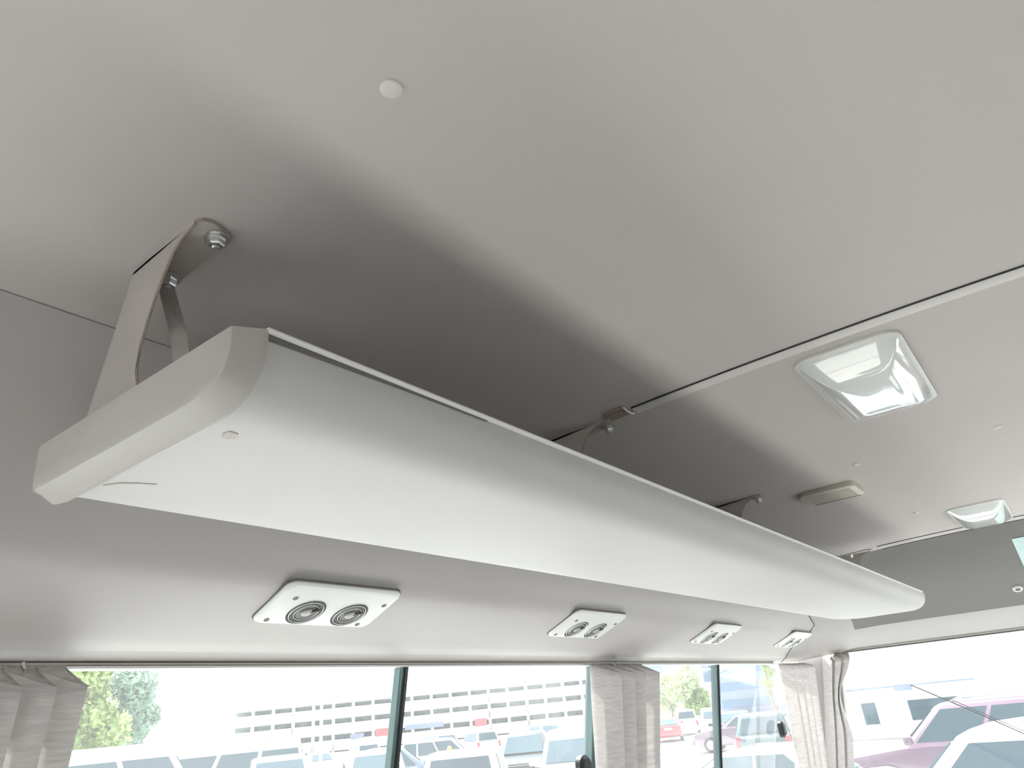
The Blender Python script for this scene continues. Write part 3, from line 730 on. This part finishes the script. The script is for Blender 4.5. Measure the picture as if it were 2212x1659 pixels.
rb = thing('rear_building', 'white low building with a blank sign band seen through the rear window', 'building', (38.0, 4, GROUND))
def rbx(name, m, y0, y1, z0, z1, x=0.0, dx=.25):
    return MB().box((x, (y0 + y1) / 2 - 4, (z0 + z1) / 2 + 2.2), (dx, abs(y1 - y0), z1 - z0)).build(name, m, rb)
MB().box((3.1, -2.6, 3.5), (6, 18.6, 7.0)).build('wall', M['facade'], rb)
rbx('sign_band', M['facade'], 10.2, 4.4, -.12, .52, -.02)
for y0, y1 in ((10.0, 9.2), (9.1, 8.2), (8.0, 7.1), (6.9, 6.3), (6.1, 5.2), (5.0, 4.55)): rbx('sign_panel', M['sign_lilac'], y0, y1, .0, .40, -.16, .06)
rbx('sign_edge', M['sign_blue'], 10.2, 4.4, -.18, -.12, -.05)
for y0, y1, z0, z1 in ((10.75, 10.15, -1.55, -.75), (9.15, 8.55, -1.6, -.72), (7.2, 4.7, -1.55, -.75)):
    f_ = rbx('window_frame', M['white'], y0 + .08, y1 - .08, z0 - .08, z1 + .08, .0, .22)
    MB().box((-.12, (y0 + y1) / 2 - 4, (z0 + z1) / 2 + 2.2), (.04, y0 - y1, z1 - z0)).build('pane', M['car_glass'], f_)
rbx('window_frame', M['sign_blue'], 7.6, 6.9, -.35, -.1, .0, .3)
f_ = rbx('wall_box', M['cream'], 1.35, .2, .35, 1.25, -.1, .5); MB().box((-.1, -3.2, 2.5), (.56, 1.2, .12)).build('ledge', M['sign_blue'], f_)

tw = thing('office_tower', 'pale distant office block with blue glazing above the round trees', 'building', (118, 55, GROUND), (0, 0, radians(22)))
MB().box((0, 0, 5.2), (8, 15, 10.4)).build('block', M['facade'], tw)
MB().box((-4.1, 4.6, 8.2), (.3, 4.2, 4.0)).build('glazing', M['blue_glass'], tw)
MB().box((-4.1, -5.4, 7.6), (.3, 3.6, 5.2)).build('glazing', M['blue_glass'], tw)
for i in range(4): MB().box((-4.15, 0, 2 + 2.4 * i), (.3, 15, .25)).build('ledge', M['facade'], tw)
tw2 = thing('grey_block', 'blue grey distant building right of the narrow window pillar', 'building', (112, 42.5, GROUND), (0, 0, radians(20)))
MB().box((0, 0, 3.9), (8, 8, 7.8)).build('block', M['sign_blue'], tw2)
MB().box((0, 0, 7.9), (8.4, 8.4, .3)).build('parapet', M['facade'], tw2)
for i in range(3): MB().box((-4.02, 0, 1.6 + 2.2 * i), (.1, 6.8, 1.0)).build('window_strip', M['blue_glass'], tw2)

lp = thing('lamp_post', 'thin pale lamp post standing beyond the parked cars', 'lamp post', (25.1, 31.1, GROUND))
MB().tube([(0, 0, 0), (0, 0, 4), (0, 0, 9.0)], [.09, .075, .055], 8).build('pole', M['pole'], lp, smooth=60)
MB().box((-.5, -.3, 9.0), (1.1, .35, .1), Matrix.Rotation(.5, 3, 'Z')).build('lamp_head', M['pole'], lp)
MB().lathe([(.2, 0), (.2, .05), (.12, .15)], 10).build('base', M['pole'], lp)

def tree(label, x, y, h, r, zb, m, n, seed, slim=1.0):
    rnd = random.Random(seed)
    t = thing('tree', label, 'tree', (x, y, GROUND), (0, 0, 0), 'trees beyond the parking lot')
    tr = MB().tube([(0, 0, 0), (.05, .02, h * .35), (-.03, .05, h * .7)], [.14, .10, .05], 8)
    for k in range(5):
        a = k * 1.3; tr.tube([(0, 0, h * .3 + .15 * k), (cos(a) * r * .5, sin(a) * r * .5, h * .45 + .12 * k * h * .3)], [.05, .02], 5)
    tr.build('trunk', M['bark'], t, smooth=60)
    f = MB(); cl = []
    for k in range(16):
        a = rnd.uniform(0, 2 * pi); q = rnd.random() ** .5; zz = rnd.random()
        rad = r * (.35 + .65 * sin(pi * min(.98, .15 + .85 * zz)))
        cl.append((cos(a) * rad * q * .75, sin(a) * rad * q * .75, zb + (h - zb) * (.08 + .84 * zz), r * rnd.uniform(.28, .48)))
    for k in range(n):
        c = cl[k % 16]; v = Vector((rnd.gauss(0, 1), rnd.gauss(0, 1), rnd.gauss(0, 1))).normalized() * c[3] * rnd.uniform(.6, 1.05)
        p = Vector((c[0] + v.x, c[1] + v.y, c[2] + v.z * 1.1))
        s_ = r * rnd.uniform(.035, .07)
        a = Vector((rnd.gauss(0, 1), rnd.gauss(0, 1), rnd.gauss(0, 1))).normalized(); b = a.cross(v if v.length > 0 else Vector((0, 0, 1))).normalized()
        f.raw([p - a * s_ * 1.6, p + b * s_ * .7, p + a * s_ * 1.6, p - b * s_ * .7], [(0, 1, 2, 3)])
    o = f.build('foliage', m, t); o['kind'] = 'stuff'
    return t
tree('bushy green tree beside the left curtain', 11.2, 25.7, 5.4, 1.6, .6, M['leaf'], 5000, 1)
tree('tall blue green tree behind the bushy tree at the left', 14.3, 29.8, 6.4, 1.5, .8, M['leaf_teal'], 5000, 2)
tree('farther slim blue green tree, rightmost of the three at the left', 18.9, 37.5, 6.0, 1.5, .6, M['leaf_teal'], 4000, 3)
tree('round yellow green tree nearest the middle curtain', 76.5, 37.4, 5.0, 2.0, 1.3, M['leaf'], 4500, 4)
tree('fuller round green tree beside the narrow window pillar', 73.0, 33.4, 5.4, 2.2, 1.2, M['leaf'], 5000, 5)
tree('slim green tree above the cars near the swept curtain', 67.0, 23.2, 6.0, .9, 2.0, M['leaf'], 3000, 6)

# bay marking lines on the asphalt
for i in range(6):
    o = MB().box((23 + 2.6 * i, 7 + 1.3 * i, GROUND + .004), (5.0, .12, .008), Matrix.Rotation(radians(115), 3, 'Z')).build('bay_line', M['line'], ground)
# wiper arm of the rear window
wp = thing('rear_wiper', 'thin dark wiper arm outside the rear window at the lower right', 'wiper', (3.80, .35, H - .17))
wpts = [(-.025, .335, .155), (-.012, .22, .085), (-.004, .10, .012), (.004, -.06, -.09)]
MB().tube(wpts, .0026, 6).build('wiper_arm', M['rubber'], wp, smooth=60)
MB().tube([(wpts[1][0] - .004, wpts[1][1] - .01, wpts[1][2] + .006), (wpts[3][0] - .004, wpts[3][1] - .01, wpts[3][2] + .006)], .0018, 6).build('wiper_blade', M['rubber'], wp)
